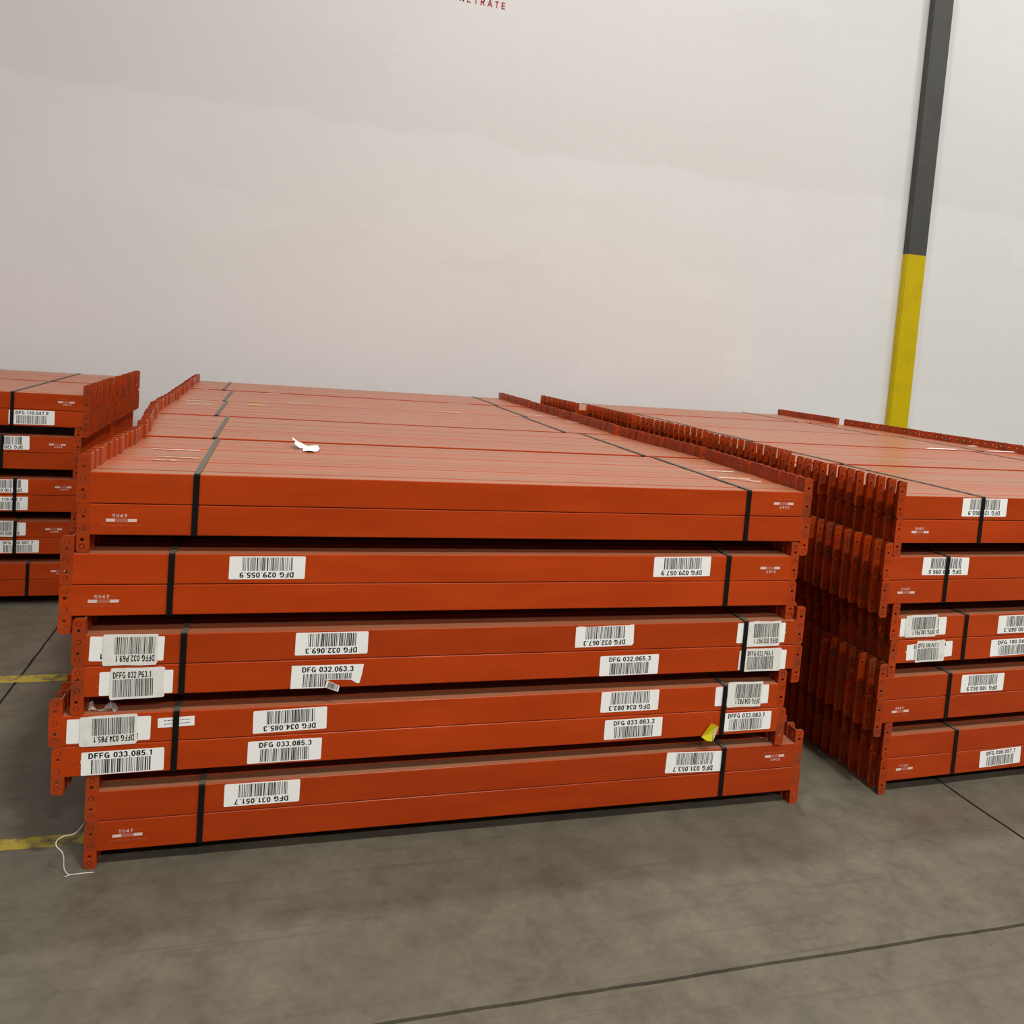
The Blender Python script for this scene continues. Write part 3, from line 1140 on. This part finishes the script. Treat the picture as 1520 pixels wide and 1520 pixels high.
def maker_print(key):
    """White roller-printed mark near one end: 5047 over a worn bar and a smear line."""
    e, xl = FRONT[key]
    root_x, root_z = 0.045, 0.030
    y = -0.0004
    bm2 = bmesh.new()

    def r(x0, x1, z0, z1):
        bm2.faces.new([bm2.verts.new((root_x + a, y, root_z + b)) for a, b in ((x0, z0), (x1, z0), (x1, z1), (x0, z1))])
    r(0.000, 0.026, 0.014, 0.024)
    r(0.064, 0.090, 0.014, 0.024)
    # thin ragged smear strokes
    rnd = random.Random(str(key))
    o = mesh_obj('maker_mark', from_bm('maker_mark', bm2, PRINT_WHITE), None, e)
    o['label'] = 'worn white printed mark 5047'
    bm2 = bmesh.new()
    r(0.026, 0.064, 0.013, 0.025)
    r(0.028, 0.060, 0.028, 0.034) if False else None
    x = -0.012
    while x < 0.088:
        w_ = 0.006 + rnd.random() * 0.014
        z_ = 0.001 + rnd.random() * 0.003
        r(x, x + w_, z_, z_ + 0.0016)
        x += w_ + rnd.random() * 0.012
    mesh_obj('faded_bar', from_bm('faded_bar', bm2, PRINT_PINK), None, o)
    tm = text_mesh('5047', 0.043, 0.0105, PRINT_WHITE, 0.18, 0.16)
    to = mesh_obj('printed_code', tm, None, o)
    to.location = (root_x + 0.018, y - 0.0001, root_z + 0.0285)
    tm = text_mesh('---', 0.015, 0.006, PRINT_PINK, 0.25)
    to = mesh_obj('faded_dash', tm, None, o)
    to.location = (root_x + 0.066, y - 0.0001, root_z + 0.032)


for key in FRONT:
    if key[0] == 'M' or (key[0] == 'R' and key[2] == 'l') or (key[0] == 'L' and key[2] == 'u'):
        maker_print(key)

# ------------------------------------------------------------------ torn labels, tape and dust marks on the tops
ZT = tier_z(1) + 2 * H


def top_patch(name, stack, pix, mat, label=None):
    """A paper-thin remnant stuck on the upper side of the top beams."""
    pts = [on_z(u, v, ZT) for u, v in pix]
    c = sum(pts, Vector()) / len(pts)
    lx, ly, _ = stack.local(c)
    best = min((tb for tb in TOPBEAMS if tb[0] is stack), key=lambda tb: abs(tb[2] + PITCH / 2 - ly))
    e = best[3]
    inv = e.matrix_world.inverted()
    y0, y1 = 0.004, D - 0.004
    ql = [inv @ p for p in pts]
    out = []
    for q in ql:
        out.append((q.x, max(y0, min(y1, q.y))))
    bm2 = bmesh.new()
    vs = [bm2.verts.new((x, y, -0.0005)) for x, y in out]
    try:
        bm2.faces.new(vs)
    except Exception:
        pass
    o = mesh_obj(name, from_bm(name, bm2, mat), None, e)
    if label:
        o['label'] = label


def strip_px(u0, v0, u1, v1, h):
    n = 6
    a = [(u0 + (u1 - u0) * i / n, v0 + (v1 - v0) * i / n - h / 2 * (0.7 + 0.6 * random.random())) for i in range(n + 1)]
    b = [(u0 + (u1 - u0) * i / n, v0 + (v1 - v0) * i / n + h / 2 * (0.7 + 0.6 * random.random())) for i in range(n + 1)]
    return a + b[::-1]


for (u0, v0, u1, v1, h) in [(227, 666.5, 297, 669, 1.6), (226, 683, 262, 684, 1.4), (234, 678, 294, 681, 1.2), (273, 595, 312, 599, 4),
                            (276, 601, 318, 601, 3), (372, 584.5, 408, 586, 1.6), (400, 585, 416, 586, 2), (426, 599.5, 462, 601.5, 1.6),
                            (295, 579.5, 310, 580, 1.6), (649, 612, 682, 614, 2), (664, 600, 695, 602, 1.6), (1048, 699, 1090, 701, 1.6),
                            (1066, 709, 1114, 712, 2.0), (1092, 712, 1130, 715, 1.6), (785, 618, 825, 619, 2.5), (840, 628, 875, 630, 3)]:
    top_patch('label_residue', MID, strip_px(u0, v0, u1, v1, h), RESIDUE, 'pale torn sticker residue')
top_patch('yellow_tape', MID, strip_px(368, 602.5, 395, 603.3, 2.2), TAPE_YELLOW, 'short yellow tape strip')
for (u0, v0, u1, v1, h) in [(1377, 667.0, 1417, 668.5, 2.4), (1464, 670.3, 1503, 671.8, 2.4), (1432, 662, 1458, 665, 2), (1045, 645, 1095, 654, 2.0)]:
    top_patch('label_remnant', RGT, strip_px(u0, v0, u1, v1, h), PAPER, 'white sticker strip on the upper side')


def thing(o, label, cat):
    o['label'] = label
    o['category'] = cat
    o['kind'] = 'thing'
    return o


# crumpled paper scrap lying on the middle stack
c0 = on_z(454, 667, ZT)
bm = bmesh.new()
g = {}
NX, NY = 8, 6
for i in range(NX + 1):
    for j in range(NY + 1):
        x = (i / NX - 0.5) * 0.098
        y = (j / NY - 0.5) * 0.17
        z = 0.006 + 0.022 * abs(noise.noise((x * 22, y * 14, 3.3))) + 0.055 * max(0.0, -x / 0.058 - 0.45) * (0.4 + j / NY)
        g[i, j] = bm.verts.new((x + 0.012 * noise.noise((y * 20, 1, x * 9)), y + 0.02 * noise.noise((x * 30, 4, 1)), z))
for i in range(NX):
    for j in range(NY):
        if (i <= 2 and j <= 2):
            continue
        bm.faces.new((g[i, j], g[i + 1, j], g[i + 1, j + 1], g[i, j + 1]))
for v in [v for v in bm.verts if not v.link_faces]:
    bm.verts.remove(v)
zmin = min(v.co.z for v in bm.verts)
for v in bm.verts:
    v.co.z -= zmin
ps = thing(mesh_obj('paper_scrap', from_bm('paper_scrap', bm, WHITE_TAG), None), 'crumpled white paper scrap lying on top of the middle stack', 'paper')
ps.location = (c0.x, c0.y, ZT + 0.0025)

# yellow folded tag hanging at the front of the fourth bundle
yt = MID.offs[4] - 0.006
tri = [(1056.3, 1073.3), (1066.7, 1078.2), (1057.2, 1100.5), (1049, 1099.8), (1041, 1094)]
pts = []
for (u, v), dy in zip(tri, (0.0, -0.004, -0.014, -0.012, -0.006)):
    x, z = MID.pix(u, v, yt + dy)
    pts.append(Vector((x, yt + dy, z)))
tag_o = pts[0].copy()
bm = bmesh.new()
fold = [pts[1], pts[1].lerp(pts[2], 0.5) + Vector((-0.012, -0.002, 0.003)), pts[2]]
vs = [bm.verts.new(p - tag_o) for p in (pts[0], fold[0], fold[1], fold[2], pts[3], pts[4])]
bm.faces.new(vs)
bmesh.ops.solidify(bm, geom=list(bm.faces), thickness=0.0004)
tg = bpy.data.objects.new('yellow_tag', None)
COL.objects.link(tg)
tg.location = tag_o
thing(tg, 'folded yellow sticky tag hanging by a strap on the fourth bundle of middle stack', 'tag')
mesh_obj('tag_sheet', from_bm('tag_sheet', bm, YELLOW_TAG), None, tg)
bm = bmesh.new()
vs = [bm.verts.new(p - tag_o + Vector((0, -0.0015, 0))) for p in (fold[0], fold[2] + Vector((0.001, -0.002, 0)), fold[1])]
bm.faces.new(vs)
bmesh.ops.solidify(bm, geom=list(bm.faces), thickness=0.0004)
tf_o = mesh_obj('folded_edge', from_bm('folded_edge', bm, WHITE_TAG), None, tg)
tf_o['label'] = 'white back of the folded tag edge'


def tube_path(name, pts, r, mat, parent=None):
    cu = bpy.data.curves.new(name, 'CURVE')
    cu.dimensions = '3D'
    cu.bevel_depth = r
    cu.bevel_resolution = 1
    cu.resolution_u = 6
    sp = cu.splines.new('BEZIER')
    sp.bezier_points.add(len(pts) - 1)
    for bp_, p in zip(sp.bezier_points, pts):
        bp_.co = p
        bp_.handle_left_type = bp_.handle_right_type = 'AUTO'
    to = bpy.data.objects.new(name, cu)
    COL.objects.link(to)
    dg = bpy.context.evaluated_depsgraph_get()
    me = bpy.data.meshes.new_from_object(to.evaluated_get(dg))
    bpy.data.objects.remove(to)
    bpy.data.curves.remove(cu)
    me.materials.clear()
    me.materials.append(mat)
    return mesh_obj(name, me, None, parent)


def zpx(x, y):
    return 60 + x / 5.067, 1020 + y / 5.067


def sp_at(x, y, Y):
    u, v = zpx(x, y)
    p = on_plane(u, v, (0, Y, 0), (0, 1, 0))
    if p.z < 0.002:
        p = on_z(u, v, 0.002)
    return p


st_pts = [sp_at(335, 1015, 0.075), sp_at(262, 1098, 0.055), sp_at(160, 1128, 0.03), sp_at(116, 1180, 0.0), sp_at(165, 1245, -0.01),
          sp_at(205, 1320, -0.015), sp_at(240, 1358, -0.02), sp_at(320, 1364, -0.02), sp_at(400, 1364, -0.02)]
for p in st_pts[5:]:
    p.z = 0.0018
sg = bpy.data.objects.new('plastic_string', None)
COL.objects.link(sg)
sg.location = (st_pts[6].x, st_pts[6].y, 0)
thing(sg, 'thin white plastic string trailing onto floor from foot of middle stack', 'string')
tube_path('strand', [p - sg.location for p in st_pts], 0.0016, STRING, sg)
b0 = sp_at(240, 1362, -0.02)
b1 = sp_at(185, 1385, -0.03)
b0.z = b1.z = 0.0018
tube_path('loose_end', [b0 - sg.location, b0.lerp(b1, 0.5) + Vector((0.004, 0.003, 0)) - sg.location, b1 - sg.location], 0.0012, STRING, sg)

# crumpled clear wrap squeezed into the gap under the third bundle
bm = bmesh.new()
p0x, p0z = MID.pix(138, 1052, 0.01)
g = {}
for i in range(11):
    for j in range(5):
        a = i / 10
        x = 0.085 * a
        z = 0.006 + 0.030 * (j / 4) * (0.5 + 0.5 * math.sin(a * 9 + 1)) + 0.006 * abs(noise.noise((i * 0.9, j * 0.8, 0)))
        y = 0.02 * noise.noise((i * 0.6, j * 0.7, 5)) + 0.02
        g[i, j] = bm.verts.new((x, y, z))
for i in range(10):
    for j in range(4):
        bm.faces.new((g[i, j], g[i + 1, j], g[i + 1, j + 1], g[i, j + 1]))
zmin = min(v.co.z for v in bm.verts)
for v in bm.verts:
    v.co.z -= zmin
wr = thing(mesh_obj('plastic_wrap', from_bm('plastic_wrap', bm, WRAP), None), 'scrap of crumpled clear plastic wrap under the third bundle of middle stack', 'plastic wrap')
wr.location = (0.972, MID.offs[4] + 0.004, tier_z(4) + 2 * H + 0.0004)
